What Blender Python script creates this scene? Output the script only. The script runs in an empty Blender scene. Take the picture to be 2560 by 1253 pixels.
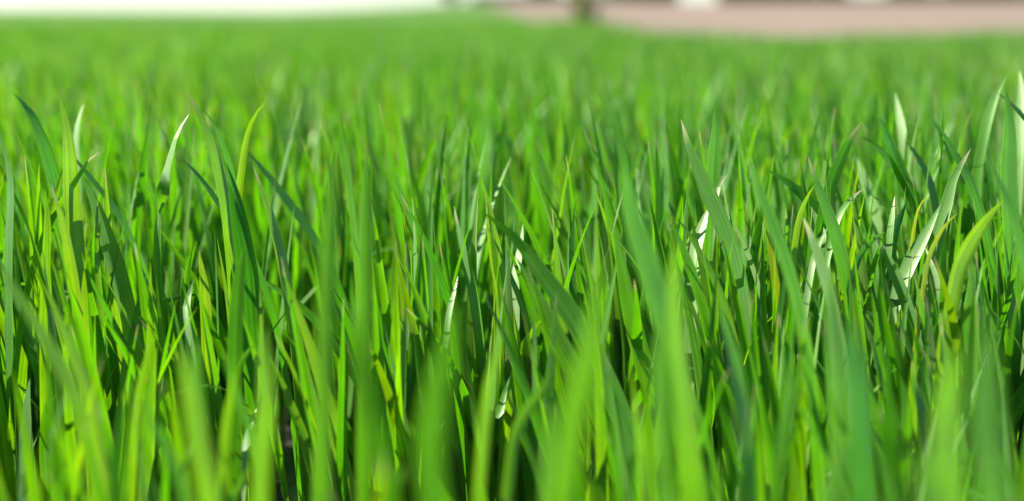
import bpy, math, random
import numpy as np
from mathutils import Vector
from mathutils.bvhtree import BVHTree

rng = np.random.default_rng(11)
random.seed(5)
scene = bpy.context.scene
R = math.radians

# ------------------------------------------------------------------ camera
CAM_H = 0.32
PITCH = R(9.3)
FOCAL = 50.0
F = 2560 * FOCAL / 36.0                 # focal length in photo pixels
cam_data = bpy.data.cameras.new("camera")
cam = bpy.data.objects.new("camera", cam_data)
scene.collection.objects.link(cam)
cam.location = (0, 0, CAM_H)
cam.rotation_euler = (R(90) - PITCH, 0, 0)
cam_data.lens = FOCAL
cam_data.sensor_width = 36
cam_data.clip_start = 0.01
cam_data.clip_end = 2000
cam_data.dof.use_dof = True
cam_data.dof.focus_distance = 0.80
cam_data.dof.aperture_fstop = 3.5
scene.camera = cam

# ------------------------------------------------------------------ light
SUN_EL, SUN_AZ = R(43), R(-76)          # azimuth from +Y (view direction), negative = left
world = bpy.data.worlds.new("World")
scene.world = world
world.use_nodes = True
wn = world.node_tree.nodes
sky = wn.new("ShaderNodeTexSky")
sky.sky_type = 'NISHITA'
sky.sun_disc = False
sky.sun_elevation = SUN_EL
sky.sun_rotation = SUN_AZ
sky.dust_density = 0.0
sky.ozone_density = 2.6
sky.air_density = 0.8
wn["Background"].inputs["Strength"].default_value = 0.065
world.node_tree.links.new(sky.outputs[0], wn["Background"].inputs["Color"])
sd = bpy.data.lights.new("sun", 'SUN')
sd.energy = 5.0
sd.angle = R(0.5)
sd.color = (1.0, 0.95, 0.86)
sun = bpy.data.objects.new("sun", sd)
scene.collection.objects.link(sun)
sdir = Vector((math.sin(SUN_AZ) * math.cos(SUN_EL), math.cos(SUN_AZ) * math.cos(SUN_EL), math.sin(SUN_EL)))
sun.rotation_euler = sdir.to_track_quat('Z', 'Y').to_euler()

scene.view_settings.view_transform = 'Standard'
scene.view_settings.look = 'None'
scene.view_settings.gamma = 1
scene.view_settings.use_curve_mapping = False
scene.view_settings.exposure = 1.27
scene.render.engine = 'CYCLES'
scene.cycles.use_denoising = True
scene.cycles.max_bounces = 3
scene.cycles.diffuse_bounces = 1
scene.cycles.transmission_bounces = 1

# ------------------------------------------------------------------ helpers
CP, SP = math.cos(PITCH), math.sin(PITCH)
def unproject(px, py, d):
    """Photo pixel (2560 wide) at depth d along the lens axis -> world point."""
    xr = (px - 1280) / F * d
    yu = (626.5 - py) / F * d
    return np.array([xr, d * CP + yu * SP, CAM_H - d * SP + yu * CP])
def project(P):
    x, y, z = P[..., 0], P[..., 1], P[..., 2] - CAM_H
    d = y * CP - z * SP
    u = y * SP + z * CP
    d = np.maximum(d, 1e-3)
    return 1280 + F * x / d, 626.5 - F * u / d, d

def tag(o, label=None, category=None, group=None, kind=None):
    for k, v in (("label", label), ("category", category), ("group", group), ("kind", kind)):
        if v:
            o[k] = v
    return o
def link(name, mesh, parent=None):
    o = bpy.data.objects.new(name, mesh)
    scene.collection.objects.link(o)
    o.parent = parent
    return o
def empty(name, loc):
    o = bpy.data.objects.new(name, None)
    scene.collection.objects.link(o)
    o.location = loc
    o.empty_display_size = 0.05
    return o
def mesh_from(name, V, Q, mat, uv=None, attrs=None, smooth=True):
    """V (n,3), Q (m,4) or (m,3) numpy arrays."""
    me = bpy.data.meshes.new(name)
    n, m, k = len(V), len(Q), Q.shape[1]
    me.vertices.add(n)
    me.vertices.foreach_set("co", np.ascontiguousarray(V, dtype=np.float32).ravel())
    me.loops.add(m * k)
    me.loops.foreach_set("vertex_index", np.ascontiguousarray(Q, dtype=np.int32).ravel())
    me.polygons.add(m)
    me.polygons.foreach_set("loop_start", np.arange(0, m * k, k, dtype=np.int32))
    me.polygons.foreach_set("use_smooth", np.full(m, smooth, dtype=bool))
    if uv is not None:
        l = me.uv_layers.new(name="UVMap")
        l.data.foreach_set("uv", np.ascontiguousarray(uv[Q.ravel()], dtype=np.float32).ravel())
    for an, av in (attrs or {}).items():
        a = me.attributes.new(an, 'FLOAT', 'POINT')
        a.data.foreach_set("value", np.ascontiguousarray(av, dtype=np.float32))
    me.materials.append(mat)
    me.update()
    me.validate()
    return me
def smooth01(t):
    t = np.clip(t, 0, 1)
    return t * t * (3 - 2 * t)

# ------------------------------------------------------------------ materials
def new_mat(name):
    m = bpy.data.materials.new(name)
    m.use_nodes = True
    m.node_tree.nodes.clear()
    return m, m.node_tree.nodes, m.node_tree.links
def mathn(N, L, op, a, b=None, clamp=False):
    n = N.new("ShaderNodeMath"); n.operation = op; n.use_clamp = clamp
    for i, v in enumerate((a, b)):
        if v is None: continue
        if isinstance(v, (int, float)): n.inputs[i].default_value = v
        else: L.new(v, n.inputs[i])
    return n.outputs[0]
def mixc(N, L, f, a, b, mode='MIX'):
    n = N.new("ShaderNodeMix"); n.data_type = 'RGBA'; n.blend_type = mode; n.clamp_factor = True
    if isinstance(f, (int, float)): n.inputs[0].default_value = f
    else: L.new(f, n.inputs[0])
    for i, v in ((6, a), (7, b)):
        if isinstance(v, tuple): n.inputs[i].default_value = (*v, 1)
        else: L.new(v, n.inputs[i])
    return n.outputs[2]

def leaf_material():
    m, N, L = new_mat("grass_leaf")
    def attr(n):
        a = N.new("ShaderNodeAttribute"); a.attribute_name = n; return a.outputs["Fac"]
    tint, pale, dry = attr("tint"), attr("pale"), attr("dry")
    uvn = N.new("ShaderNodeUVMap"); uvn.uv_map = "UVMap"
    sep = N.new("ShaderNodeSeparateXYZ"); L.new(uvn.outputs[0], sep.inputs[0])
    u, v = sep.outputs[0], sep.outputs[1]
    # lengthwise veins: noise squeezed along the leaf
    mp = N.new("ShaderNodeMapping"); mp.inputs["Scale"].default_value = (11, 1.0, 1)
    cmb = N.new("ShaderNodeCombineXYZ"); L.new(u, cmb.inputs[0]); L.new(v, cmb.inputs[1])
    L.new(mathn(N, L, 'MULTIPLY', tint, 37.0), cmb.inputs[2])
    L.new(cmb.outputs[0], mp.inputs[0])
    vein = N.new("ShaderNodeTexNoise"); vein.inputs["Scale"].default_value = 1.0; vein.inputs["Detail"].default_value = 2
    L.new(mp.outputs[0], vein.inputs["Vector"])
    # broad blotches along the leaf
    geo = N.new("ShaderNodeNewGeometry")
    bl = N.new("ShaderNodeTexNoise"); bl.inputs["Scale"].default_value = 38; bl.inputs["Detail"].default_value = 3
    L.new(geo.outputs["Position"], bl.inputs["Vector"])
    # small bleached flecks
    mp2 = N.new("ShaderNodeMapping"); mp2.inputs["Scale"].default_value = (10, 55, 1); L.new(cmb.outputs[0], mp2.inputs[0])
    fl = N.new("ShaderNodeTexNoise"); fl.inputs["Scale"].default_value = 1.0; fl.inputs["Detail"].default_value = 1
    L.new(mp2.outputs[0], fl.inputs["Vector"])
    fleck = N.new("ShaderNodeMapRange"); fleck.inputs[1].default_value = 0.74; fleck.inputs[2].default_value = 0.80; fleck.inputs[4].default_value = 0.55
    L.new(fl.outputs[0], fleck.inputs[0])
    # reflected colour
    def ramp(f, stops):
        r = N.new("ShaderNodeValToRGB"); L.new(f, r.inputs[0])
        while len(r.color_ramp.elements) < len(stops): r.color_ramp.elements.new(0.5)
        for e, (p, c) in zip(r.color_ramp.elements, stops): e.position = p; e.color = (*c, 1)
        return r.outputs[0]
    refl = ramp(tint, [(0, (0.030, 0.175, 0.010)), (0.5, (0.056, 0.245, 0.003)), (0.85, (0.125, 0.270, 0.002)), (1.0, (0.22, 0.26, 0.02))])
    tran = ramp(tint, [(0, (0.085, 0.440, 0.001)), (0.5, (0.180, 0.570, 0.001)), (0.85, (0.390, 0.680, 0.001)), (1.0, (0.46, 0.52, 0.01))])
    mul = N.new("ShaderNodeMapRange"); mul.inputs[1].default_value = 0.25; mul.inputs[2].default_value = 0.75
    mul.inputs[3].default_value = 0.5; mul.inputs[4].default_value = 1.45
    L.new(vein.outputs[0], mul.inputs[0])
    mul2 = N.new("ShaderNodeMapRange"); mul2.inputs[1].default_value = 0.3; mul2.inputs[2].default_value = 0.7
    mul2.inputs[3].default_value = 0.8; mul2.inputs[4].default_value = 1.2
    L.new(bl.outputs[0], mul2.inputs[0])
    k = mathn(N, L, 'MULTIPLY', mul.outputs[0], mul2.outputs[0])
    kc = N.new("ShaderNodeCombineColor"); [L.new(k, kc.inputs[i]) for i in range(3)]
    refl = mixc(N, L, 1.0, refl, kc.outputs[0], 'MULTIPLY')
    tran = mixc(N, L, 1.0, tran, kc.outputs[0], 'MULTIPLY')
    # sun sheen painted in as paler leaf colour, some bleached leaves, withered tips
    refl = mixc(N, L, mathn(N, L, 'MULTIPLY', pale, 0.75), refl, (0.25, 0.36, 0.15))
    tran = mixc(N, L, mathn(N, L, 'MULTIPLY', pale, 0.6), tran, (0.28, 0.52, 0.015))
    refl = mixc(N, L, fleck.outputs[0], refl, (0.40, 0.42, 0.20))
    tip = N.new("ShaderNodeMapRange"); tip.inputs[1].default_value = 0.945; tip.inputs[2].default_value = 0.985
    L.new(v, tip.inputs[0])
    dt = mathn(N, L, 'MULTIPLY', tip.outputs[0], dry, True)
    refl = mixc(N, L, dt, refl, (0.60, 0.50, 0.28))
    tran = mixc(N, L, dt, tran, (0.60, 0.50, 0.22))
    # thin pale margin of the leaf
    e = mathn(N, L, 'ABSOLUTE', mathn(N, L, 'SUBTRACT', u, 0.5))
    em = N.new("ShaderNodeMapRange"); em.inputs[1].default_value = 0.44; em.inputs[2].default_value = 0.5; em.inputs[4].default_value = 0.45
    L.new(e, em.inputs[0])
    refl = mixc(N, L, em.outputs[0], refl, (0.20, 0.27, 0.05))
    tran = mixc(N, L, em.outputs[0], tran, (0.42, 0.50, 0.04))
    bump = N.new("ShaderNodeBump"); bump.inputs["Strength"].default_value = 0.35; bump.inputs["Distance"].default_value = 0.0006
    L.new(vein.outputs[0], bump.inputs["Height"])
    d = N.new("ShaderNodeBsdfDiffuse"); L.new(refl, d.inputs[0]); L.new(bump.outputs[0], d.inputs["Normal"])
    t = N.new("ShaderNodeBsdfTranslucent"); L.new(tran, t.inputs[0])
    s1 = N.new("ShaderNodeMixShader"); s1.inputs[0].default_value = 0.44
    L.new(d.outputs[0], s1.inputs[1]); L.new(t.outputs[0], s1.inputs[2])
    g = N.new("ShaderNodeBsdfGlossy"); g.inputs["Roughness"].default_value = 0.52; g.inputs[0].default_value = (0.80, 1, 0.62, 1)
    L.new(bump.outputs[0], g.inputs["Normal"])
    fr = N.new("ShaderNodeFresnel"); fr.inputs[0].default_value = 1.45
    frm = mathn(N, L, 'MULTIPLY', fr.outputs[0], 0.8, True)
    frm = mathn(N, L, 'MINIMUM', frm, 0.14)
    s2 = N.new("ShaderNodeMixShader"); L.new(frm, s2.inputs[0])
    L.new(s1.outputs[0], s2.inputs[1]); L.new(g.outputs[0], s2.inputs[2])
    out = N.new("ShaderNodeOutputMaterial"); L.new(s2.outputs[0], out.inputs[0])
    return m
LEAF = leaf_material()

def noisy_mat(name, c1, c2, scale, rough=0.9, c3=None, bump=0.0, bscale=None):
    m, N, L = new_mat(name)
    geo = N.new("ShaderNodeNewGeometry")
    n1 = N.new("ShaderNodeTexNoise"); n1.inputs["Scale"].default_value = scale; n1.inputs["Detail"].default_value = 6
    L.new(geo.outputs["Position"], n1.inputs["Vector"])
    mr = N.new("ShaderNodeMapRange"); mr.inputs[1].default_value = 0.32; mr.inputs[2].default_value = 0.68
    L.new(n1.outputs[0], mr.inputs[0])
    c = mixc(N, L, mr.outputs[0], c1, c2)
    if c3:
        n2 = N.new("ShaderNodeTexNoise"); n2.inputs["Scale"].default_value = scale * 0.13; n2.inputs["Detail"].default_value = 3
        L.new(geo.outputs["Position"], n2.inputs["Vector"])
        mr2 = N.new("ShaderNodeMapRange"); mr2.inputs[1].default_value = 0.4; mr2.inputs[2].default_value = 0.65
        L.new(n2.outputs[0], mr2.inputs[0])
        c = mixc(N, L, mr2.outputs[0], c, c3)
    p = N.new("ShaderNodeBsdfPrincipled"); p.inputs["Roughness"].default_value = rough
    L.new(c, p.inputs["Base Color"])
    if bump:
        b = N.new("ShaderNodeBump"); b.inputs["Strength"].default_value = 0.6; b.inputs["Distance"].default_value = bump
        n3 = N.new("ShaderNodeTexNoise"); n3.inputs["Scale"].default_value = bscale or scale * 3; n3.inputs["Detail"].default_value = 6
        L.new(geo.outputs["Position"], n3.inputs["Vector"])
        L.new(n3.outputs[0], b.inputs["Height"]); L.new(b.outputs[0], p.inputs["Normal"])
    out = N.new("ShaderNodeOutputMaterial"); L.new(p.outputs[0], out.inputs[0])
    return m
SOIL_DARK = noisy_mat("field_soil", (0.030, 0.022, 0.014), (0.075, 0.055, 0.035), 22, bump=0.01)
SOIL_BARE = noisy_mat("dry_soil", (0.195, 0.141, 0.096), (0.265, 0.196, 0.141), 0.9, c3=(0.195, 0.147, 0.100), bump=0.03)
CROP_FAR = noisy_mat("far_crop", (0.040, 0.140, 0.003), (0.070, 0.205, 0.004), 1.6, c3=(0.072, 0.165, 0.004), bump=0.15, bscale=9)
BARK = noisy_mat("tree_bark", (0.06, 0.048, 0.034), (0.13, 0.105, 0.075), 14, bump=0.02)
MOSSY = noisy_mat("mossy_bark", (0.13, 0.17, 0.05), (0.21, 0.24, 0.09), 12, bump=0.01)
def foliage_mat(name, a, b, t):
    m, N, L = new_mat(name)
    geo = N.new("ShaderNodeNewGeometry")
    n = N.new("ShaderNodeTexNoise"); n.inputs["Scale"].default_value = 1.7; n.inputs["Detail"].default_value = 4
    L.new(geo.outputs["Position"], n.inputs["Vector"])
    mr = N.new("ShaderNodeMapRange"); mr.inputs[1].default_value = 0.35; mr.inputs[2].default_value = 0.65; L.new(n.outputs[0], mr.inputs[0])
    c = mixc(N, L, mr.outputs[0], a, b)
    d = N.new("ShaderNodeBsdfDiffuse"); L.new(c, d.inputs[0])
    tr = N.new("ShaderNodeBsdfTranslucent"); tr.inputs[0].default_value = (*t, 1)
    s = N.new("ShaderNodeMixShader"); s.inputs[0].default_value = 0.3
    L.new(d.outputs[0], s.inputs[1]); L.new(tr.outputs[0], s.inputs[2])
    out = N.new("ShaderNodeOutputMaterial"); L.new(s.outputs[0], out.inputs[0])
    return m
FOL_DARK = foliage_mat("dark_foliage", (0.022, 0.045, 0.016), (0.045, 0.080, 0.022), (0.07, 0.13, 0.02))
FOL_MID = foliage_mat("green_foliage", (0.040, 0.080, 0.016), (0.075, 0.130, 0.026), (0.11, 0.19, 0.02))
FOL_SLIM = foliage_mat("slim_tree_foliage", (0.15, 0.19, 0.05), (0.21, 0.25, 0.075), (0.30, 0.38, 0.06))
FOL_DRAB = foliage_mat("drab_foliage", (0.055, 0.060, 0.028), (0.090, 0.090, 0.045), (0.09, 0.11, 0.03))

# ------------------------------------------------------------------ terrain
RIDGE = 60.0
def ridge_elev(u):
    return np.interp(u, [-0.30, -0.16, -0.107, -0.05, 0.0, 0.06, 0.128, 0.36], [0.0048, 0.0040, 0.0058, 0.0090, 0.0104, 0.0106, 0.0096, 0.0102])
def terrain(x, y):
    r = np.hypot(x, y)
    u = np.where(y > 0.05 * r, x / np.maximum(y, 1e-3), np.where(x > 0, 3.0, -3.0))
    green = 1 - smooth01((u + 0.08) / 0.08)
    top = CAM_H + RIDGE * ridge_elev(u)
    fwd = smooth01((y / np.maximum(r, 1e-3) + 0.2) / 0.5)
    z = smooth01((r - 9) / (RIDGE - 9)) * top * fwd
    z = z - np.maximum(r - RIDGE - 6, 0) ** 1.1 * 0.006
    return z + 0.004 * np.sin(x * 3.1) * np.cos(y * 2.3) * np.clip(r - 2, 0, 1)
def polar_sheet(name, radii, angs, mat, lift=0.0, mask=None):
    rr, aa = np.meshgrid(radii, angs, indexing='ij')
    X, Y = rr * np.sin(aa), rr * np.cos(aa)
    V = np.stack([X, Y, terrain(X, Y) + lift], -1).reshape(-1, 3)
    nr, na = rr.shape
    i, j = np.meshgrid(np.arange(nr - 1), np.arange(na - 1), indexing='ij')
    a = i * na + j
    Q = np.stack([a, a + 1, a + na + 1, a + na], -1).reshape(-1, 4)[:, ::-1]
    return mesh_from(name, V, Q, mat)
full = np.linspace(-math.pi, math.pi, 361)
near_r = np.concatenate([[0.001], np.linspace(0.1, 2, 12), np.geomspace(2.2, 18, 40)])
far_r = np.concatenate([np.geomspace(18, 75, 60), np.geomspace(80, 900, 25)])
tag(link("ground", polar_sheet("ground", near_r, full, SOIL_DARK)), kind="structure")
tag(link("far_crop_field", polar_sheet("far_crop_field", far_r, full, CROP_FAR)), kind="structure")

# edge of the crop on the right: (distance, x of the edge)
def crop_edge_x(y):
    """bare soil begins to the right of this x; beyond the corner of the crop."""
    return np.interp(y, [0, 5.8, 6.2, 9.6, 14, 22, 35, 60, 75], [99, 99, 1.25, 1.12, 0.85, 0.6, -0.2, -2.0, -3.0])
def in_crop(x, y):
    right = y < 5.9 + np.clip(x - 1.25, 0, 3.2) * 1.9      # the near end of the soil recedes to the right
    return (x < crop_edge_x(y)) | ((x >= 1.2) & right & (y < 13))
def soil_sheet():
    ys = np.concatenate([np.linspace(6.0, 14, 30), np.geomspace(14.4, 72, 50)])
    ts = np.linspace(0, 1, 60) ** 1.6
    V, rows = [], len(ys)
    for y in ys:
        x0 = float(crop_edge_x(y)); x1 = y * 1.6
        x = x0 + (x1 - x0) * ts
        yy = np.maximum(y, 5.9 + np.clip(x - 1.25, 0, 3.2) * 1.9 + (y - 6.0) * 0.02)
        V.append(np.stack([x, yy, terrain(x, yy) + 0.012], -1))
    V = np.concatenate(V)
    na = 60
    i, j = np.meshgrid(np.arange(rows - 1), np.arange(na - 1), indexing='ij')
    a = i * na + j
    Q = np.stack([a, a + 1, a + na + 1, a + na], -1).reshape(-1, 4)
    return mesh_from("bare_soil_field", V, Q, SOIL_BARE)
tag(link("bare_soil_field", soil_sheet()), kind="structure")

# ------------------------------------------------------------------ blades
def blade_arrays(C, W, side, fold, tint, pale, dry, wide=True):
    """C (n,s,3) centre lines base->tip, W (n,s) half widths, side (n,s,3) unit, fold (n,) keel depth as share of half width."""
    n, s, _ = C.shape
    T = np.gradient(C, axis=1)
    T /= np.linalg.norm(T, axis=-1, keepdims=True) + 1e-9
    Nn = np.cross(T, side)
    Wn = W[..., None]
    Lf, Rt = C - side * Wn, C + side * Wn
    vs = np.linspace(0, 1, s)
    if wide:
        M = C - Nn * Wn * fold[:, None, None]
        V = np.stack([Lf, M, Rt], 2); us = np.array([0, 0.5, 1.0]); k = 3
    else:
        V = np.stack([Lf, Rt], 2); us = np.array([0.1, 0.9]); k = 2
    uv = np.empty((n, s, k, 2)); uv[..., 0] = us; uv[..., 1] = vs[None, :, None]
    b = (np.arange(n) * s * k)[:, None, None] + (np.arange(s - 1) * k)[None, :, None] + np.arange(k - 1)[None, None, :]
    Q = np.stack([b, b + 1, b + k + 1, b + k], -1).reshape(-1, 4)
    rep = s * k
    at = {"tint": np.repeat(tint, rep), "pale": np.repeat(pale, rep), "dry": np.repeat(dry, rep)}
    return V.reshape(-1, 3), Q, uv.reshape(-1, 2), at

def random_blades(X, Y, seg, hmean, hsd, wscale=1.0, hcap=None, wide=True, lean=1.0):
    """Wheat leaves sprouting in shoots of about four at the plant positions X, Y."""
    per = rng.integers(3, 6, len(X))
    idx = np.repeat(np.arange(len(X)), per)
    n = len(idx)
    az0 = rng.uniform(0, 2 * np.pi, len(X))
    order = np.concatenate([np.arange(k) for k in per])
    az = az0[idx] + order * np.pi + rng.normal(0, 0.6, n)
    bx = X[idx] + rng.normal(0, 0.006, n); by = Y[idx] + rng.normal(0, 0.006, n)
    plant_h = rng.normal(1, 0.06 if seg > 7 else 0.10, len(X))[idx]
    Lh = np.clip(rng.normal(hmean, hsd, n) * plant_h, 0.08, hmean * 1.13)
    Lh *= np.where(rng.random(n) < 0.16, rng.uniform(0.6, 0.92, n), 1.0)
    if hcap is not None: Lh = np.minimum(Lh, hcap[idx] * rng.uniform(0.8, 1.0, n))
    th0 = np.abs(rng.normal(0.05, 0.07, n)) * lean
    th1 = np.abs(rng.normal(0.20, 0.22, n)) * lean
    droop = rng.random(n) < 0.045
    th1 = np.where(droop, rng.uniform(0.8, 1.7, n), th1)
    t = np.linspace(0, 1, seg + 1)
    th = th0[:, None] + th1[:, None] * t[None, :] ** 1.6
    daz = rng.normal(0, 0.35, n)
    A = az[:, None] + daz[:, None] * t[None, :]
    dirs = np.stack([np.sin(th) * np.cos(A), np.sin(th) * np.sin(A), np.cos(th)], -1)
    # a light lean of the whole crop to the left, as in the photograph
    dirs[..., 0] -= (0.11 * t)[None, :]
    dirs /= np.linalg.norm(dirs, axis=-1, keepdims=True)
    step = (Lh / seg)[:, None, None]
    C = np.zeros((n, seg + 1, 3))
    C[:, 1:] = np.cumsum((dirs[:, :-1] + dirs[:, 1:]) * 0.5 * step, axis=1)
    C[..., 0] += bx[:, None]; C[..., 1] += by[:, None]
    C[..., 2] += terrain(bx, by)[:, None]
    wmax = np.clip(rng.normal(0.0043, 0.0009, n), 0.0022, 0.0064) * wscale
    prof = (0.5 + 0.5 * smooth01(t / 0.4)) * (1 - np.clip((t - 0.38) / 0.62, 0, 1) ** 1.6)
    W = wmax[:, None] * prof[None, :] + 0.00008
    base = np.stack([-np.sin(A), np.cos(A), np.zeros_like(A)], -1)
    tw = rng.normal(0, 0.5, n)[:, None] + rng.normal(0, 0.7, n)[:, None] * t[None, :]
    nrm = np.cross(dirs, base)
    side = base * np.cos(tw)[..., None] + nrm * np.sin(tw)[..., None]
    side -= dirs * (side * dirs).sum(-1, keepdims=True)
    side /= np.linalg.norm(side, axis=-1, keepdims=True)
    tint = np.clip(rng.normal(0.38, 0.20, n) + 0.10 * np.sin(bx * 2.9 + 1.3 * np.sin(by * 1.7)) * np.cos(by * 2.1 + 0.9 * np.sin(bx * 2.3)), 0.02, 0.85)
    tint = np.where(rng.random(n) < 0.002, 0.95, tint)
    pale = np.where(rng.random(n) < 0.15, rng.uniform(0.3, 1.0, n), rng.uniform(0, 0.12, n))  # some leaves get a paler colour in place of sun sheen
    pale = np.where(droop, 0.0, pale)
    if seg <= 7:                                       # further off whole shoots differ, some coloured pale to paint sun glints
        pp = np.where(rng.random(len(X)) < 0.17, rng.uniform(0.6, 1.0, len(X)), 0.05)
        pale = np.maximum(pale * 0.5, pp[idx])
        tint = np.clip(tint + rng.normal(0, 0.18, len(X))[idx], 0.0, 0.85)
    dry = (rng.random(n) < 0.35).astype(float)
    return dict(C=C, W=W, side=side, fold=rng.uniform(0.05, 0.45, n), tint=tint, pale=pale, dry=dry, wide=wide)

# ---- blades traced one by one.
# (label, short name or None, [photo points tip -> root side], width px, depth m, facing deg (tip, root), tint, pale: sun sheen and bleaching as colour, dry)
H = []
def B(label, pts, w, d, face=(10, 10), tint=0.45, pale=0.0, dry=0, ref=None, dbase=None, taper=None):
    if d < 0.7: d = 0.8 - (0.8 - d) * 1.12; w = w * 0.76; tint = min(tint, 0.68)        # the blurred leaves stand well in front of the focus
    # how the leaf is turned to the sun: >0 lit on the side we see, <0 lit through from behind
    if pale >= 0.3: lit = 0.62 if d > 0.7 else -0.30
    elif tint >= 0.55: lit = -0.55
    elif tint <= 0.22: lit = -0.22
    else: lit = 0.5 if len(H) % 2 == 0 and d > 0.7 else (-0.12 if len(H) % 3 == 0 and d < 0.7 else -0.30 if d < 0.7 else -0.40)
    H.append(dict(lit=lit, label=label, pts=pts, w=w, d=d, face=face, tint=tint, pale=pale, dry=dry, ref=ref, dbase=dbase, taper=taper))
# left, in focus
B("tall sharp blade with highest tip in the left half, pointing up left", [(468,228),(500,290),(530,360),(552,440),(568,520),(578,620),(588,760)], 35, .80, (-25,5), .62, dry=1, ref="tall sharp blade with highest tip")
B("narrow dark blade tucked against right edge of the tallest left blade", [(508,270),(540,320),(562,375),(578,435),(592,510),(606,600)], 24, .82, (40,25), .35)
B("dark blade crossing low right of the tall sharp left blade", [(561,397),(583,460),(600,520),(615,600),(632,700),(645,820)], 30, .79, (35,20), .2)
B("broad darkest green blade with square shaded face under the tall left blade", [(570,448),(585,520),(600,590),(612,680),(622,800)], 42, .785, (10,-20), .08, ref="broad darkest green blade under the tall blade")
B("twisted blade turning over halfway, bright bent top and dark lower half", [(473,285),(445,330),(426,390),(412,450),(403,500),(395,560),(393,650),(402,780)], 34, .80, (-20,-20), .5, dry=1, ref="twisted blade with bent bright top", taper=.05)
B("dark blade drooping left between twisted blade and tall sharp blade", [(438,386),(480,420),(520,468),(548,510),(585,560),(630,640)], 25, .84, (30,20), .15)
B("broad upright sunlit blade with straight ribs near left edge", [(142,225),(158,275),(170,345),(176,420),(180,500),(188,600),(196,740)], 42, .80, (-15,0), .72, ref="broad upright ribbed blade near left edge")
B("soft dark blade arching left, its tip highest at far left", [(30,232),(65,265),(90,310),(112,365),(132,430),(155,520),(175,620)], 36, .87, (35,30), .22, ref="soft dark arching blade at far left")
B("thin short blade bent right across the broad upright ribbed blade", [(247,381),(222,400),(200,435),(172,480),(140,530),(110,590)], 15, .80, (20,10), .6, dry=1)
B("soft pale narrow blade standing just behind the ribbed upright blade", [(210,258),(196,300),(190,350),(191,400),(195,480)], 17, .93, (10,10), .5, pale=.45)
B("dark blade cut by the left frame edge beside a yellow thread", [(-6,330),(12,380),(24,440),(26,500),(22,600)], 28, .80, (-30,-20), .3)
B("yellowish speckled blade leaning left in front of the ribbed blade", [(128,458),(140,500),(158,560),(173,640),(188,730),(200,840)], 28, .77, (-10,0), .78, dry=1)
B("bright upright lance shaped blade left of the speckled yellowish blade", [(112,470),(118,540),(119,640),(116,740),(114,860)], 28, .785, (5,0), .66)
B("long dark blade slanting down right behind the thin bent blade", [(145,348),(190,400),(240,460),(280,512),(312,565),(350,650)], 27, .83, (30,20), .3)
B("broad plain green blade slanting right below the long dark blade", [(203,440),(235,505),(265,590),(295,680),(320,780)], 42, .80, (15,10), .5)
B("slender blade curving up right, alone against blurred field", [(665,253),(640,285),(622,325),(612,368),(605,420),(598,475),(594,560)], 17, .865, (-15,-10), .75, ref="slender blade curving up right")
B("sharp speckled blade leaning left, right of the tall sharp blade", [(632,412),(650,460),(668,510),(685,570),(700,625),(716,710),(732,820)], 27, .79, (-10,-5), .66, dry=1, ref="sharp speckled blade leaning left")
B("wide dark soft blade slanting down right behind the speckled blade", [(607,365),(640,402),(665,432),(705,482),(742,532),(778,585),(820,660)], 36, .92, (20,20), .1, ref="wide dark soft slanting blade")
B("pale blurred wide blade, left one of the pale central pair", [(852,325),(838,400),(830,480),(822,600),(815,760)], 46, .56, (-10,-10), .3, pale=.4, ref="pale blurred wide blade left of centre")
B("sharp twisted thin tip rising out of the pale blurred pair", [(848,265),(855,320),(866,380),(873,440),(880,520),(890,620)], 17, .76, (-30,30), .5)
B("blurred blunt blade with pale sunlit top and shaded lower half", [(925,378),(917,430),(917,520),(916,640),(912,800)], 44, .62, (-8,-5), .25, pale=.3, ref="blurred blunt blade with pale top", taper=.03)
B("soft blade leaning left with light tip, right of pale blunt blade", [(968,395),(988,445),(1008,500),(1030,560),(1048,650)], 27, .96, (10,10), .3, pale=.25)
B("narrow sharp blade with light spots left of the centre", [(1135,515),(1145,570),(1155,612),(1167,665),(1182,730),(1195,820)], 23, .82, (15,10), .3, pale=.1, dry=1, ref="narrow spotted blade left of centre")
B("tall yellow green translucent blade in the centre with dark pointed tip", [(1210,462),(1220,505),(1229,565),(1241,645),(1260,745),(1276,850)], 39, .82, (-12,0), .75, ref="tall translucent centre blade")
B("big ribbed blade leaning far left across the centre with shadow stripe", [(1199,527),(1245,558),(1300,610),(1350,678),(1400,745),(1450,822),(1500,920),(1560,1060)], 54, .73, (8,4), .34, ref="big ribbed leaning centre blade", taper=.09)
B("second broad blade tucked under the big ribbed leaning centre blade", [(1287,640),(1320,692),(1350,752),(1390,832),(1430,905),(1468,985)], 38, .745, (-15,-10), .55)
B("small yellow green blade bent over sideways below the big leaning blade", [(1368,786),(1335,822),(1305,875),(1288,930),(1275,1000)], 20, .77, (-10,-10), .75)
B("little sharp blade with cream tip low in the centre", [(1271,889),(1285,930),(1302,985),(1320,1050),(1336,1130),(1350,1215)], 25, .77, (15,10), .45, dry=1, ref="little cream tipped blade low in centre")
B("sharp blade rising right behind the little cream tipped blade", [(1276,938),(1262,985),(1250,1030),(1232,1075),(1220,1160)], 27, .78, (-20,-10), .5)
B("very thin light blade standing free left of centre", [(1145,690),(1134,735),(1121,790),(1114,860)], 14, .77, (10,10), .5, pale=.35, dry=1)
B("creamy white sunlit leaf between translucent blade and big leaning blade", [(1307,560),(1303,605),(1295,650),(1288,700),(1288,780)], 21, .85, (-15,-15), .4, pale=1)
B("broad dark topped blade pointing straight up right of centre", [(1534,563),(1545,620),(1560,700),(1580,795),(1602,885),(1628,990)], 43, .765, (-20,-10), .5, ref="dark topped upright blade right of centre")
B("large blurred blade tapering up left, right of centre", [(1556,370),(1561,430),(1571,500),(1592,575),(1620,660),(1652,765),(1685,890)], 76, .60, (10,8), .35, ref="large blurred tapering blade")
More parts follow.
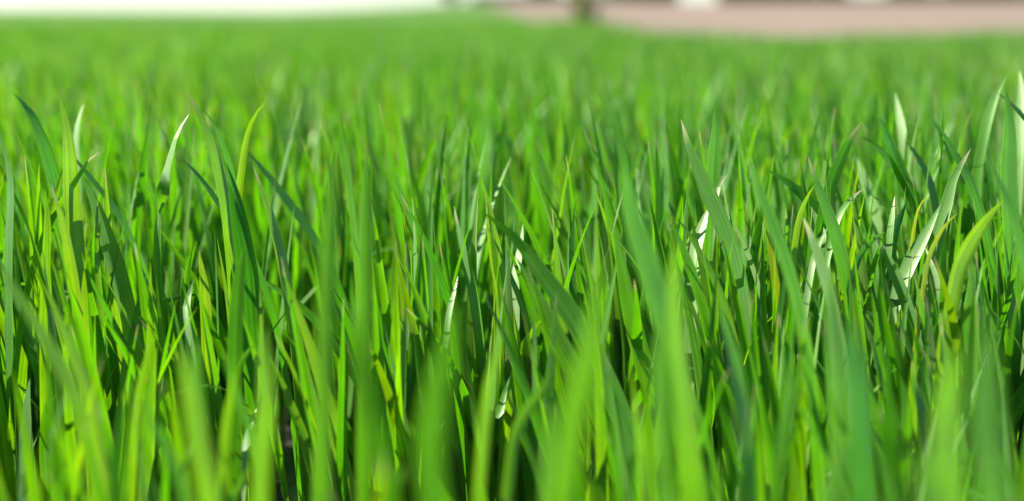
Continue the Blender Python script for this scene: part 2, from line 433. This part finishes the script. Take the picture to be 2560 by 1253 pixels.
B("small bent tip poking up right of the big leaning blade", [(1415,598),(1440,638),(1456,680),(1466,735),(1478,800)], 19, .82, (25,10), .4)
B("tall sharp blade with pale scarred top and shaded lower part", [(1702,297),(1720,360),(1741,412),(1770,480),(1801,552),(1830,632),(1852,730)], 47, .80, (5,0), .25, pale=.18, dry=1, ref="tall blade with pale scarred top")
B("keeled blade standing upright just behind the pale scarred blade", [(1786,257),(1791,310),(1788,365),(1783,430),(1780,510)], 33, .86, (-10,-10), .4, ref="keeled blade behind the scarred blade")
B("short bright white sided leaf crossing under the scarred blade", [(1772,515),(1756,560),(1741,612),(1735,680)], 31, .84, (-10,-15), .35, pale=.85)
B("soft broad blade leaning left between scarred blade and sharp right blades", [(1865,372),(1885,430),(1906,492),(1932,562),(1962,645),(1992,750)], 50, .68, (5,5), .4, ref="soft broad leaning blade")
B("soft dark blade arching over to the left with thin pale tip", [(1913,423),(1950,443),(1990,472),(2040,520),(2082,575),(2115,650)], 31, .86, (20,15), .3)
B("sharp blade leaning left with a pale spot near its tip", [(2020,390),(2035,440),(2056,492),(2081,562),(2106,652),(2127,750)], 41, .78, (5,5), .32, pale=.08, dry=1, ref="sharp leaning blade with pale spot")
B("dark pointed blade leaning right above the spotted leaning blade", [(2152,307),(2125,350),(2101,400),(2081,452),(2063,520)], 29, .83, (-10,-5), .2, dry=1, ref="dark pointed blade leaning right")
B("narrow translucent blade curving right into the spotted leaning blade", [(2036,462),(2015,500),(2000,540),(1990,592),(1984,650)], 15, .80, (-10,-10), .75)
B("blade with white bleached end turned over, low right of centre", [(2008,545),(2020,572),(2036,612),(2060,685),(2082,770)], 28, .71, (10,10), .15, pale=.6, dry=1)
B("tiny white pointed leaf leaning right beside the bleached blade end", [(2068,570),(2050,605),(2035,642),(2024,700)], 15, .78, (0,0), .4, pale=.85)
B("flecked short blade partly hidden behind the bleached blade end", [(2025,515),(2044,555),(2055,592),(2062,650)], 23, .82, (10,5), .4, pale=.3)
B("long dark glossy blade leaning left on the right side", [(2342,298),(2365,345),(2391,392),(2420,442),(2442,502),(2462,570)], 37, .84, (25,20), .22, ref="long dark glossy blade on the right")
B("long pale sunlit blade with crooked tip bent right, right side", [(2427,372),(2405,408),(2381,452),(2368,502),(2350,562),(2330,645),(2310,750)], 36, .80, (35,-5), .35, pale=.4, dry=1, ref="long pale blade with crooked tip")
B("soft green blade leaning left at the right frame edge", [(2465,385),(2490,440),(2520,502),(2542,565),(2560,650)], 38, .68, (10,10), .35)
B("soft pale spear tip among dark blades, upper right", [(2237,228),(2246,280),(2255,330),(2264,400)], 21, .96, (-10,-10), .35, pale=.7, ref="soft pale spear tip")
B("wide soft dark blade leaning left below the pale spear tip", [(2190,280),(2210,320),(2231,372),(2256,442),(2282,520)], 46, .90, (20,20), .12)
B("soft dark blade leaning left, right of the pale spear tip", [(2263,350),(2290,385),(2320,442),(2338,510)], 31, .90, (25,20), .12)
B("thin dark bluish tip pointing left beside the dark pointed blade", [(2148,340),(2178,357),(2212,388),(2250,440)], 17, .90, (20,20), .05)
B("soft slender blade bent right in the upper right corner", [(2525,180),(2496,220),(2480,262),(2466,312),(2448,400)], 24, .91, (-20,-10), .5, ref="slender bent blade in upper right corner")
B("tall shaded upright blade close to the right frame edge", [(2512,215),(2520,262),(2525,335),(2522,440),(2530,600)], 40, .82, (-10,0), .35)
B("dark drooping blade cut by the right frame edge", [(2490,230),(2530,260),(2562,296),(2600,350)], 19, .86, (20,20), .02)
B("pale soft upright blade touching the upper right frame edge", [(2548,175),(2552,225),(2550,300),(2545,400)], 27, .97, (-10,-10), .4, pale=.65)
B("yellow threadlike blade bent right among sharp pale blades", [(2322,488),(2300,513),(2290,546),(2281,600),(2276,680)], 10, .80, (0,0), .97)
B("broad grey green sunlit blade leaning right, left of the crooked blade", [(2352,510),(2312,588),(2282,642),(2252,705),(2225,790)], 36, .79, (0,0), .15, pale=.35, ref="broad grey green blade leaning right")
B("curved yellow thin blade lying across the long pale crooked blade", [(2395,533),(2366,560),(2341,600),(2322,645),(2310,710)], 11, .77, (0,0), .95)
B("short pale pointed blade leaning left under the grey green blade", [(2192,590),(2206,622),(2226,662),(2248,710),(2275,790)], 28, .775, (5,5), .25, pale=.3, dry=1)
B("narrow blade with pinkish bleached tip left of yellow thread", [(2237,490),(2232,530),(2226,572),(2220,650)], 15, .80, (0,0), .4, pale=.4, dry=1)
B("dark folded blade leaning right beside the pinkish bleached tip", [(2267,500),(2251,545),(2238,582),(2228,660)], 19, .80, (-35,-30), .2)
B("thin short blade with brown tip leaning right, below dark pointed blade", [(2157,473),(2126,498),(2102,530),(2085,580)], 14, .80, (-10,-10), .5, dry=1)
B("dark thin blade lying almost sideways left of the pinkish tip", [(2215,578),(2182,600),(2152,635),(2136,680)], 15, .80, (15,15), .2)
B("olive blade leaning right across the lower right cluster", [(2510,500),(2470,545),(2431,602),(2402,662),(2384,740)], 35, .74, (-15,-10), .72, ref="olive blade leaning right")
B("little cream leaf tip crossing the foot of the pale crooked blade", [(2313,620),(2325,650),(2341,695),(2352,760)], 13, .77, (0,0), .45, pale=.85)
B("pale soft lance tip below the thin dark bluish tip", [(2140,390),(2158,440),(2176,492),(2192,565)], 28, .96, (-5,-5), .4, pale=.65)
# lower left
B("huge blurred blade running diagonally from left edge to the bottom", [(-25,625),(45,735),(108,840),(160,932),(196,1022),(225,1130)], 62, .60, (15,10), .66, ref="huge blurred diagonal blade")
B("soft yellow green blade parallel to the huge blurred diagonal blade", [(115,715),(150,800),(190,902),(226,1000),(245,1130)], 40, .665, (-10,-5), .72, ref="soft yellow blade beside the diagonal")
B("tiny curved light blade in the dark gap at lower left", [(291,910),(270,955),(256,1020),(250,1080)], 11, .78, (0,0), .75)
B("broad reflective blade pointing up at the bottom left", [(75,940),(67,1010),(64,1095),(70,1185),(80,1270)], 41, .775, (-15,5), .3, pale=.15, ref="broad reflective blade at bottom left")
B("half shaded blade right of the broad reflective one, bottom left", [(121,985),(113,1040),(115,1115),(120,1190),(126,1270)], 34, .765, (-25,-5), .35)
B("bright yellow pointed blade leaning right in the lower left", [(385,833),(366,900),(350,980),(340,1070)], 25, .68, (-10,-10), .82, ref="bright yellow pointed blade")
B("soft yellow upright blade at the bottom, under bright yellow pointed blade", [(322,955),(302,1050),(291,1150),(286,1270)], 35, .60, (-5,-5), .82)
B("pink edged dark blade pointing up below the tall sharp blade", [(612,612),(600,680),(592,765),(588,870)], 35, .72, (-5,0), .2, pale=.1, ref="pink edged dark blade")
B("big blurred yellow green blade low in the left half", [(452,860),(470,960),(488,1060),(510,1170),(535,1310)], 72, .51, (-10,-5), .78, ref="big blurred yellow blade")
B("soft plain green blade leaning left next to the blurred yellow one", [(556,870),(590,980),(620,1065),(642,1160)], 29, .62, (15,10), .45)
B("soft yellow blade rising beside the leaning plain green one", [(594,920),(572,1020),(561,1130),(556,1240)], 31, .60, (-5,-5), .82)
B("blurred pale rounded blade end above the blurred yellow blade", [(496,838),(492,920),(500,1000),(508,1100)], 32, .58, (0,0), .3, pale=.5)
B("blurred blade with pale top turning yellow at its foot", [(655,808),(664,900),(666,1000),(657,1125),(650,1270)], 55, .52, (-5,0), .62, pale=.25, ref="blurred blade with pale top turning yellow")
B("short twisted leaf with silvery bulge in the lower left", [(485,698),(470,742),(466,772),(471,805),(476,870)], 21, .77, (60,-20), .35, pale=.4)
B("sharp slim blade curving right above the silvery twisted leaf", [(482,612),(472,660),(462,730),(458,830)], 19, .80, (-20,-10), .4)
B("upright glowing blade right of the silvery twisted leaf", [(497,625),(509,700),(515,785),(518,880)], 31, .84, (-5,0), .8)
B("small dark curled blade with light edge over the pale topped blade", [(640,858),(616,884),(600,920),(592,980)], 15, .70, (-20,-20), .4)
B("little silvery leaf in the dark gap under the small curled blade", [(642,1020),(626,1058),(615,1112),(608,1180)], 19, .74, (0,0), .3, pale=.7)
B("pale leaf tip at the bottom edge leaning right, left of centre", [(625,1165),(600,1210),(574,1262),(550,1320)], 29, .62, (0,0), .35, pale=.6)
B("soft wide green blade slanting right along the bottom left", [(345,985),(396,1085),(438,1170),(472,1270)], 52, .55, (20,15), .45, ref="soft wide slanting blade at bottom left")
B("tiny yellow edged blade at bottom left, leaning right", [(195,1155),(180,1190),(161,1232),(148,1280)], 15, .75, (0,0), .65)
# lower middle
B("largest blurred blade near the lens, left of the bottom centre", [(1142,745),(1124,835),(1102,930),(1082,1025),(1075,1150),(1088,1270)], 84, .45, (-5,5), .4, pale=.12, ref="largest blurred blade near bottom centre")
B("blurred silvery upright blade in the lower left centre", [(812,955),(802,1055),(796,1160),(792,1270)], 33, .60, (0,0), .3, pale=.6, ref="blurred silvery upright blade")
B("blurred green blade leaning left, left of the largest blurred blade", [(878,770),(898,895),(928,1020),(960,1160)], 62, .50, (15,10), .5)
B("tall blurred blade crossing in front of the big ribbed centre blade", [(1503,625),(1496,735),(1481,838),(1460,935),(1432,1055),(1410,1210)], 72, .46, (-5,-5), .55, ref="tall blurred blade in front of ribbed blade")
B("blurred pale leaf bent sideways right of the little cream tipped blade", [(1378,912),(1362,968),(1322,1020),(1290,1085),(1275,1180)], 37, .62, (0,0), .25, pale=.65)
B("blurred cream leaf tip touching the bottom edge in the middle", [(1012,1160),(985,1222),(962,1290)], 42, .50, (0,0), .4, pale=.6)
B("soft yellowish bent blade left of the little cream tipped blade", [(1248,815),(1240,890),(1222,980),(1210,1085)], 35, .58, (10,10), .62, pale=.25)
B("blurred pale upright blade under the bent sideways pale leaf", [(1385,985),(1380,1060),(1376,1150),(1372,1260)], 50, .52, (0,0), .35, pale=.45)
B("sharp dark green blade low right of centre, pointing up left", [(1508,955),(1534,1030),(1560,1102),(1581,1182),(1602,1270)], 25, .74, (10,5), .55)
B("blurred round topped blade with light rims right of centre", [(1655,785),(1652,880),(1658,985),(1664,1110)], 60, .52, (0,0), .45, pale=.2)
B("soft green blade leaning left behind the soft broad leaning blade", [(1792,740),(1822,850),(1846,955),(1862,1080)], 44, .60, (10,5), .5)
# lower right
B("blurred pale edged blade standing upright, lower right", [(2078,668),(2076,755),(2085,832),(2090,930)], 42, .62, (-10,-5), .3, pale=.55, ref="blurred pale edged blade")
B("very dark blurred blade in shade right of the pale edged blade", [(2128,790),(2130,870),(2142,960),(2150,1080)], 74, .52, (28,20), .02)  # the shade on this blade is put into its dark tint
B("soft blade leaning right beneath the blurred pale edged blade", [(2024,880),(1994,955),(1971,1040),(1955,1140)], 41, .58, (-5,-5), .5)
B("tiny brownish sharp blade crossing a yellow green one, lower right", [(2060,990),(2046,1020),(2036,1052),(2030,1110)], 9, .76, (0,0), .6, dry=1)
B("sharp white leaf tip in a dark gap at lower right", [(2280,900),(2286,950),(2298,995),(2306,1040),(2310,1110)], 25, .70, (0,0), .35, pale=.85, dry=1, ref="sharp white leaf tip in dark gap")
B("sharp plain blade rising from bottom edge in lower right gap", [(1892,1085),(1882,1150),(1872,1235),(1866,1300)], 23, .74, (0,0), .5)
B("big blurred blade with bright yellow right rim, lower right", [(2402,855),(2376,955),(2362,1070),(2370,1190)], 80, .48, (-15,-10), .6, ref="big blurred blade with yellow rim")
B("widest blurred blade filling the bottom right corner region", [(2462,780),(2464,900),(2468,1040),(2480,1200)], 100, .42, (-5,5), .5)
B("blurred pale pointed blade rising from bottom edge, right half", [(2114,1080),(2094,1170),(2072,1270)], 60, .50, (-5,-5), .5, pale=.35)
B("blurred cream blob like leaf end at the bottom right", [(2305,1120),(2322,1210),(2340,1300)], 84, .42, (0,0), .45, pale=.45)
B("blurred bright green blade left of the tall scarred blade", [(1688,600),(1684,720),(1692,850),(1712,1000)], 58, .55, (-10,-5), .62)
B("sharp olive blade arching down right, left of the scarred blade", [(1684,538),(1720,580),(1756,642),(1790,708),(1822,800)], 31, .76, (25,15), .62, ref="sharp olive arching blade")
B("plain shaded blade lying directly under the sharp olive arch", [(1682,560),(1712,632),(1738,705),(1765,800)], 35, .77, (10,10), .45)
B("thin pinkish pale stalk arching right of the tall scarred blade", [(1810,516),(1838,566),(1862,615),(1882,670),(1905,750)], 11, .82, (0,0), .6, pale=.8)
B("tiny curled cream tip right of the tall scarred blade", [(1820,435),(1803,455),(1793,478),(1788,530)], 10, .84, (0,0), .6, pale=.5, dry=1)
B("narrow soft blade upright above the soft dark arching blade", [(1935,383),(1929,425),(1922,465),(1915,540)], 13, .92, (0,0), .6)

def catmull(P, n):
    P = np.asarray(P, float)
    Q = np.vstack([2 * P[0] - P[1], P, 2 * P[-1] - P[-2]])
    out = []
    for i in range(len(P) - 1):
        p0, p1, p2, p3 = Q[i:i + 4]
        for t in np.linspace(0, 1, 12, endpoint=False):
            out.append(0.5 * ((2 * p1) + (-p0 + p2) * t + (2 * p0 - 5 * p1 + 4 * p2 - p3) * t ** 2 + (-p0 + 3 * p1 - 3 * p2 + p3) * t ** 3))
    out.append(P[-1])
    out = np.array(out)
    s = np.concatenate([[0], np.cumsum(np.linalg.norm(np.diff(out, axis=0), axis=1))])
    ss = np.linspace(0, s[-1], n)
    return np.stack([np.interp(ss, s, out[:, k]) for k in range(3)], -1), s[-1]
SEGH = 34
def hero_arrays(h):
    d0, d1 = h["d"], h["dbase"] or h["d"] * (1 - 0.02) 
    npt = len(h["pts"])
    P = [unproject(x, y, d0 + (d1 - d0) * i / (npt - 1)) for i, (x, y) in enumerate(h["pts"])]
    Lvis = sum(np.linalg.norm(P[i + 1] - P[i]) for i in range(npt - 1))
    # carry the leaf on down to the soil, straightening as it goes
    p, dr = P[-1], P[-1] - P[-2]
    dr /= np.linalg.norm(dr)
    while p[2] > 0.002:
        dr = dr * 0.8 + np.array([0, 0, -1.0]) * 0.35
        dr /= np.linalg.norm(dr)
        st = min(0.025, max(p[2] / max(-dr[2], 0.2), 0.004))
        p = p + dr * st
        P.append(p)
    C, Lt = catmull(P[::-1], SEGH + 1)
    t = np.linspace(0, 1, SEGH + 1)
    dist = (1 - t) * Lt
    tl = h["taper"] or min(0.62 * Lvis, 0.085)
    w = h["w"] * d0 / F * 0.5
    q = np.clip(dist / tl, 0, 1)
    W = w * (1 - (1 - q) ** 1.75)
    W *= 0.62 + 0.38 * smooth01(t / 0.45)
    # facing: angle of the leaf about its own axis away from facing the lens
    vis = np.clip(dist / Lvis, 0, 1)
    T = np.gradient(C, axis=0); T /= np.linalg.norm(T, axis=1, keepdims=True)
    Vw = np.array([0, 0, CAM_H]) - C; Vw /= np.linalg.norm(Vw, axis=1, keepdims=True)
    s0 = np.cross(Vw, T); s0 /= np.linalg.norm(s0, axis=1, keepdims=True)
    n0 = np.cross(T, s0)
    m = int(np.argmin(np.abs(vis - 0.45)))
    ns = lambda q: float(np.dot(n0[m] * math.cos(q) - s0[m] * math.sin(q), np.array(sdir)))
    turn = min(np.radians(np.arange(-62, 63, 2)), key=lambda q: abs(ns(q) - h["lit"]) + 0.06 * abs(q))
    f = turn + 0.45 * np.radians(h["face"][0] + (h["face"][1] - h["face"][0]) * vis)
    if "turning over" in h["label"]:
        f = f + np.pi * smooth01((vis - 0.30) / 0.30)
    cosf = np.maximum(np.abs(np.cos(f)), 0.55)
    if "turning over" in h["label"]: cosf = np.ones_like(f)
    W = W / cosf + 0.00008
    side = s0 * np.cos(f)[:, None] + n0 * np.sin(f)[:, None]
    return C, W, side
heroes = []
for h in H:
    C, W, side = hero_arrays(h)
    heroes.append(dict(C=C[None], W=W[None], side=side[None], fold=np.array([rng.uniform(0.12, 0.4)]),
                       tint=np.array([h["tint"]]), pale=np.array([h["pale"]]), dry=np.array([float(h["dry"])]), wide=True))

# ---- the rest of the crop, in shoots
def scatter(y0, y1, density, slope=0.47, margin=0.30):
    a = (slope * (y0 + y1) + 2 * margin) * (y1 - y0)
    n = int(a * density)
    xm = slope * y1 + margin
    y = np.sqrt(rng.uniform(0, 1, n) * (y1 ** 2 - y0 ** 2) + y0 ** 2) if y0 > 1 else rng.uniform(y0, y1, n)
    x = rng.uniform(-1, 1, n) * (slope * y + margin)
    edge = 0.5 * np.sin(y * 5.1) * np.sin(x * 3.7 + 1) + rng.normal(0, 0.12, n)
    k = in_crop(x + edge * np.clip(y - 4, 0, 1), y)
    # plants stand in uneven tufts with dark gaps between them
    sc = 1.0 if y0 < 1 else 0.6 if y0 < 3 else 0.28
    cl = np.sin(x * 41 * sc + 2.1 * np.sin(y * 17 * sc)) * np.sin(y * 33 * sc + 1.7 * np.sin(x * 23 * sc)) + 0.6 * np.sin(x * 9 + y * 5 + 2 * np.sin(y * 3))
    k &= rng.random(n) < np.clip(0.70 + (0.55 if y0 < 1 else 0.8) * cl, 0.06, 1.0)
    return x[k], y[k]
def height_cap(x, y):
    """near the lens the leaves stay shorter, so that the picture opens on the focused rows."""
    return np.interp(y, [0.30, 0.42, 0.55, 0.70, 0.82, 1.0], [0.185, 0.195, 0.185, 0.205, 0.25, 0.30])
xa, ya = scatter(0.30, 1.25, 1550)
thin = (ya > 0.70) | (rng.random(len(xa)) < np.where(xa < -0.03, 0.22, 0.5))   # thinner stand right in front of the lens
xa, ya = xa[thin], ya[thin]
near = random_blades(xa, ya, 14, 0.240, 0.028, hcap=height_cap(xa, ya))
xb, yb = scatter(1.25, 3.4, 1150, margin=0.35)
mid = random_blades(xb, yb, 7, 0.238, 0.028, wscale=1.1)
xc, yc = scatter(3.4, 8.0, 760, margin=0.4)
farb = random_blades(xc, yc, 4, 0.236, 0.028, wscale=1.35, wide=False)
xd, yd = scatter(8.0, 18.0, 190, margin=0.6)
vfar = random_blades(xd, yd, 3, 0.236, 0.028, wscale=2.2, wide=False)

def take(g, sel):
    return {k: (v if k == "wide" else v[sel]) for k, v in g.items()}
def build_mesh(name, g):
    V, Q, uv, at = blade_arrays(g["C"], g["W"], g["side"], g["fold"], g["tint"], g["pale"], g["dry"], g["wide"])
    return V, Q, uv, at

# ---- which of the sprouting leaves show largest in the picture
allv, allq, owner, off = [], [], [], 0
for i, g in enumerate(heroes):
    V, Q, _, _ = build_mesh("x", g)
    allv.append(V); allq.append(Q + off); owner += [i] * len(Q); off += len(V)
V, Q, _, _ = build_mesh("x", near)
per = len(Q) // len(near["tint"])
allv.append(V); allq.append(Q + off); owner += list(len(heroes) + np.arange(len(Q)) // per)
bvh = BVHTree.FromPolygons(np.concatenate(allv).tolist(), np.concatenate(allq).tolist())
owner = np.array(owner)
count = np.zeros(len(heroes) + len(near["tint"]), int)
O = Vector((0, 0, CAM_H))
for gy in range(130, 1253, 7):
    for gx in range(3, 2560, 7):
        p = unproject(gx, gy, 1.0)
        hit = bvh.ray_cast(O, (Vector(p) - O).normalized())
        if hit[2] is not None:
            count[owner[hit[2]]] += 1
N_IND = 300 - len(heroes)
nearcount = count[len(heroes):]
rank = np.argsort(-nearcount)

# ---- traced blades become things of their own
def blade_local(g, root):
    V, Q, uv, at = build_mesh("x", g)
    return V - root, Q, uv, at
GROUP = "young wheat blades standing close to the lens"
def make_blade(g, label, dry_tip):
    root = g["C"][0, 0].copy()
    V, Q, uv, at = blade_local(g, root)
    if dry_tip:
        s = g["C"].shape[1]
        cut = int(round(0.945 * (s - 1)))
        body_q = Q[Q.min(1) < cut * 3]
        tip_q = Q[Q.min(1) >= cut * 3] - cut * 3
        nb = (cut + 1) * 3
        o = link("grass_blade", mesh_from("grass_blade", V[:nb], body_q, LEAF, uv[:nb], {k: v[:nb] for k, v in at.items()}))
        c = cut * 3
        tp = link("dry_tip", mesh_from("dry_tip", V[c:], tip_q, LEAF, uv[c:], {k: v[c:] for k, v in at.items()}), o)
        tp["label"] = "pale withered tip"
    else:
        o = link("grass_blade", mesh_from("grass_blade", V, Q, LEAF, uv, at))
    o.location = root
    tag(o, label, "grass blade", GROUP)
    return o
for h, g in zip(H, heroes):
    make_blade(g, h["label"], h["dry"])

# ---- the largest of the others, each described by its neighbour
refs = []
for h in H:
    if h["ref"]:
        refs.append((h["ref"], np.mean([p[0] for p in h["pts"][:4]]), np.mean([p[1] for p in h["pts"][:4]]), h["d"]))
px, py, pd = project(near["C"])
used = set(h["label"] for h in H)
chosen = []
for b in rank:
    if len(chosen) >= N_IND or nearcount[b] < 3: break
    x, y, d = px[b], py[b], pd[b]
    tx, ty, td = x[-1], y[-1], d[-3]
    if not (-40 < tx < 2600 and ty < 1240): continue
    dx = tx - x[len(x) // 2]; dyy = abs(y[len(y) // 2] - ty) + 1
    lean = "leaning left" if dx < -0.22 * dyy else "leaning right" if dx > 0.22 * dyy else "upright"
    focus = "blurred" if td < 0.66 else "sharp" if td < 0.92 else "soft"
    col = "cream" if near["pale"][b] > 0.4 else "yellow green" if near["tint"][b] > 0.62 else "dark green" if near["tint"][b] < 0.32 else "green"
    wide_ = near["W"][b].max()
    size = "broad" if wide_ > 0.0046 else "thin" if wide_ < 0.0033 else None
    done = False
    for nm, rx, ry, rd in sorted(refs, key=lambda r: math.hypot(tx - r[1], (ty - r[2])))[:7]:
        rel = "just left of" if tx < rx - 18 else "just right of" if tx > rx + 18 else ("just behind" if td > rd else "just in front of")
        if ty > ry + 230: rel = rel.replace("just", "low and").replace("and in front", "in front").replace("and behind", "behind")
        words = [w for w in (size, focus, col) if w]
        for ws in (words, words[-2:]):
            lab = f"{' '.join(ws)} blade {lean} {rel} the {nm}"
            if lab not in used and len(lab.split()) <= 16:
                used.add(lab); done = True; break
        if done: break
    if not done: continue
    chosen.append(b)
    make_blade(take(near, np.array([b])), lab, False)
rest = np.ones(len(near["tint"]), bool); rest[chosen] = False
print("individual blades", len(heroes), len(chosen), "hidden traced:", [H[i]["label"] for i in range(len(H)) if count[i] < 3])

# ---- everything else is one uncountable crop
parts = [take(near, rest), mid, farb, vfar]
Vs, Qs, us, ats, off = [], [], [], [], 0
for g in parts:
    V, Q, uv, at = build_mesh("x", g)
    Vs.append(V); Qs.append(Q + off); us.append(uv); ats.append(at); off += len(V)
crop = link("grass", mesh_from("grass", np.concatenate(Vs), np.concatenate(Qs), LEAF, np.concatenate(us),
            {k: np.concatenate([a[k] for a in ats]) for k in ats[0]}))
tag(crop, "dense young green wheat covering the field to the horizon", "grass", None, "stuff")

# ------------------------------------------------------------------ trees along the ridge
def tube(path, radii, sides=9):
    P = np.array(path, float); n = len(P)
    V = []
    for i in range(n):
        t = P[min(i + 1, n - 1)] - P[max(i - 1, 0)]; t /= np.linalg.norm(t)
        a = np.cross(t, [0.3, 1, 0.1]); a /= np.linalg.norm(a); b = np.cross(t, a)
        for k in range(sides):
            q = 2 * np.pi * k / sides
            V.append(P[i] + radii[i] * (a * np.cos(q) + b * np.sin(q)))
    Q = [[i * sides + k, i * sides + (k + 1) % sides, (i + 1) * sides + (k + 1) % sides, (i + 1) * sides + k] for i in range(n - 1) for k in range(sides)]
    return np.array(V), np.array(Q)
def join(parts):
    V, Q, off = [], [], 0
    for v, q in parts:
        V.append(v); Q.append(q + off); off += len(v)
    return np.concatenate(V), np.concatenate(Q)
def leaf_cloud(centers, radii, n, size):
    c = rng.integers(0, len(centers), n)
    dirs = rng.normal(size=(n, 3)); dirs /= np.linalg.norm(dirs, axis=1, keepdims=True)
    pos = np.asarray(centers)[c] + dirs * (np.asarray(radii)[c] * rng.uniform(0.45, 1.05, n) ** 0.6)[:, None] * np.array([1, 1, 0.8])
    a = rng.normal(size=(n, 3)); a /= np.linalg.norm(a, axis=1, keepdims=True)
    b = np.cross(a, dirs + 0.01); b /= np.linalg.norm(b, axis=1, keepdims=True)
    s = (size * rng.uniform(0.6, 1.4, n))[:, None]
    V = np.stack([pos - a * s, pos - b * s * 0.5, pos + a * s, pos + b * s * 0.5], 1).reshape(-1, 3)
    return V, np.arange(4 * n).reshape(-1, 4)
def tree(x, y, h, spread, low, mat, label, category="tree", name="broadleaf_tree", nl=5200, trunk_r=0.16, group="trees along the ridge"):
    z = float(terrain(np.array(x), np.array(y)))
    o = empty(name, (x, y, z - 0.05))
    segs = [tube([(0, 0, 0), (0.05, 0, h * 0.25), (-0.04, 0.05, h * 0.5), (0.02, 0, h * 0.8)], [trunk_r * 1.25, trunk_r, trunk_r * .65, trunk_r * .2])]
    cs, rs = [], []
    for k in range(9):
        z0 = h * random.uniform(max(low * .8, .08), .7); a = random.uniform(0, 6.283)
        ln = spread * random.uniform(.45, .9)
        e = (ln * math.cos(a), ln * math.sin(a), z0 + ln * random.uniform(.25, .8))
        segs.append(tube([(0, 0, z0), (e[0] * .5, e[1] * .5, z0 + (e[2] - z0) * .35), e], [trunk_r * .45, trunk_r * .3, trunk_r * .1], 6))
    for k in range(22):
        a = random.uniform(0, 6.283); zz = random.uniform(low, 1.0)
        env = math.sin(math.pi * min(max((zz - low) / (1.08 - low) * .85 + .12, 0), 1))
        rr = spread * env * math.sqrt(random.uniform(.1, 1))
        cs.append((rr * math.cos(a), rr * math.sin(a), h * zz)); rs.append(spread * random.uniform(.22, .42))
    V, Q = join(segs); link("trunk", mesh_from("trunk", V, Q, MOSSY if name == "slim_tree" else BARK), o)
    V, Q = leaf_cloud(cs, rs, nl, 0.09 * max(spread, .5) ** 0.5)
    link("crown", mesh_from("crown", V, Q, mat, smooth=False), o)
    return tag(o, label, category, group)
def at_px(px, dist):
    return ((px - 1280) / F * dist, dist)
for px_, dist, h, sp, low, mat, lab in [
    (1330, 66, 1.5, 1.1, .05, FOL_MID, "low green ridge tree beside the end of the hedge"),
    (1570, 63, 4.5, 1.6, .03, FOL_DARK, "dark tree on the ridge left of the bright sky gap"),
    (1640, 62, 5.0, 1.0, .02, FOL_DARK, "darkest tree at the very edge of the bright sky gap"),
    (1860, 66, 6.0, 1.9, .03, FOL_DRAB, "drab tree on the ridge right of the bright sky gap"),
    (1990, 64, 5.5, 1.7, .02, FOL_DRAB, "drab tree in the middle of the right ridge row"),
    (2080, 65, 5.0, 0.9, .02, FOL_DRAB, "narrow drab tree left of the second pale gap"),
    (2255, 66, 5.5, 1.4, .03, FOL_DRAB, "drab tree just right of the second pale gap"),
    (2370, 64, 6.0, 1.6, .02, FOL_DRAB, "drab tree second from the right end of the ridge"),
    (2500, 62, 6.5, 2.0, .01, FOL_DARK, "dark tree at the right end of the ridge")]:
    x, y = at_px(px_, dist)
    tree(x, y, h, sp, low, mat, lab)
x, y = at_px(1130, 57)
tree(x, y, 0.95, 0.42, .02, FOL_MID, "small round bush alone on the skyline", "bush", "bush", 1600, .05, None)
x, y = at_px(1476, 17)
tree(x, y, 2.6, 0.34, .01, FOL_SLIM, "slim dark tree standing alone in front of the bare soil", "tree", "slim_tree", 1000, .04, None)
# hedge along the crest
def hedge(px0, px1, dist, h, mat, label):
    xs = np.linspace(at_px(px0, dist)[0], at_px(px1, dist)[0], 26)
    z = terrain(xs, np.full_like(xs, dist))
    o = empty("hedge", (float(xs[0]), dist, float(z[0])))
    org = np.array([xs[0], dist, z[0]])
    cs = np.stack([xs, np.full_like(xs, dist) + rng.normal(0, .15, 26), z + h * .45], -1) - org
    V, Q = leaf_cloud(cs, np.full(26, h * .62), 9000, .06)
    link("foliage", mesh_from("foliage", V, Q, mat, smooth=False), o)
    st = [tube([c + [0, 0, -h * .5], c + [.03, 0, 0], c + [-.02, .02, h * .3]], [.025, .018, .008], 5) for c in cs]
    V, Q = join(st); link("stems", mesh_from("stems", V, Q, BARK), o)
    tag(o, label, "hedge", "hedges along the crest")
hedge(1190, 1560, 58.5, 0.36, FOL_MID, "low green hedge along the crest between skyline bush and dark trees")
hedge(1560, 1672, 60, 0.62, FOL_DARK, "short dark hedge ending at the bright sky gap")
hedge(1800, 2095, 60, 0.55, FOL_DRAB, "drab hedge under the trees right of the bright sky gap")
hedge(2090, 2220, 60.5, 0.30, FOL_DRAB, "low thin hedge added to dim the second pale gap")  # added hedge, blocks most of the bright sky here
hedge(2215, 2600, 60, 0.55, FOL_DRAB, "drab hedge under the trees at the far right")
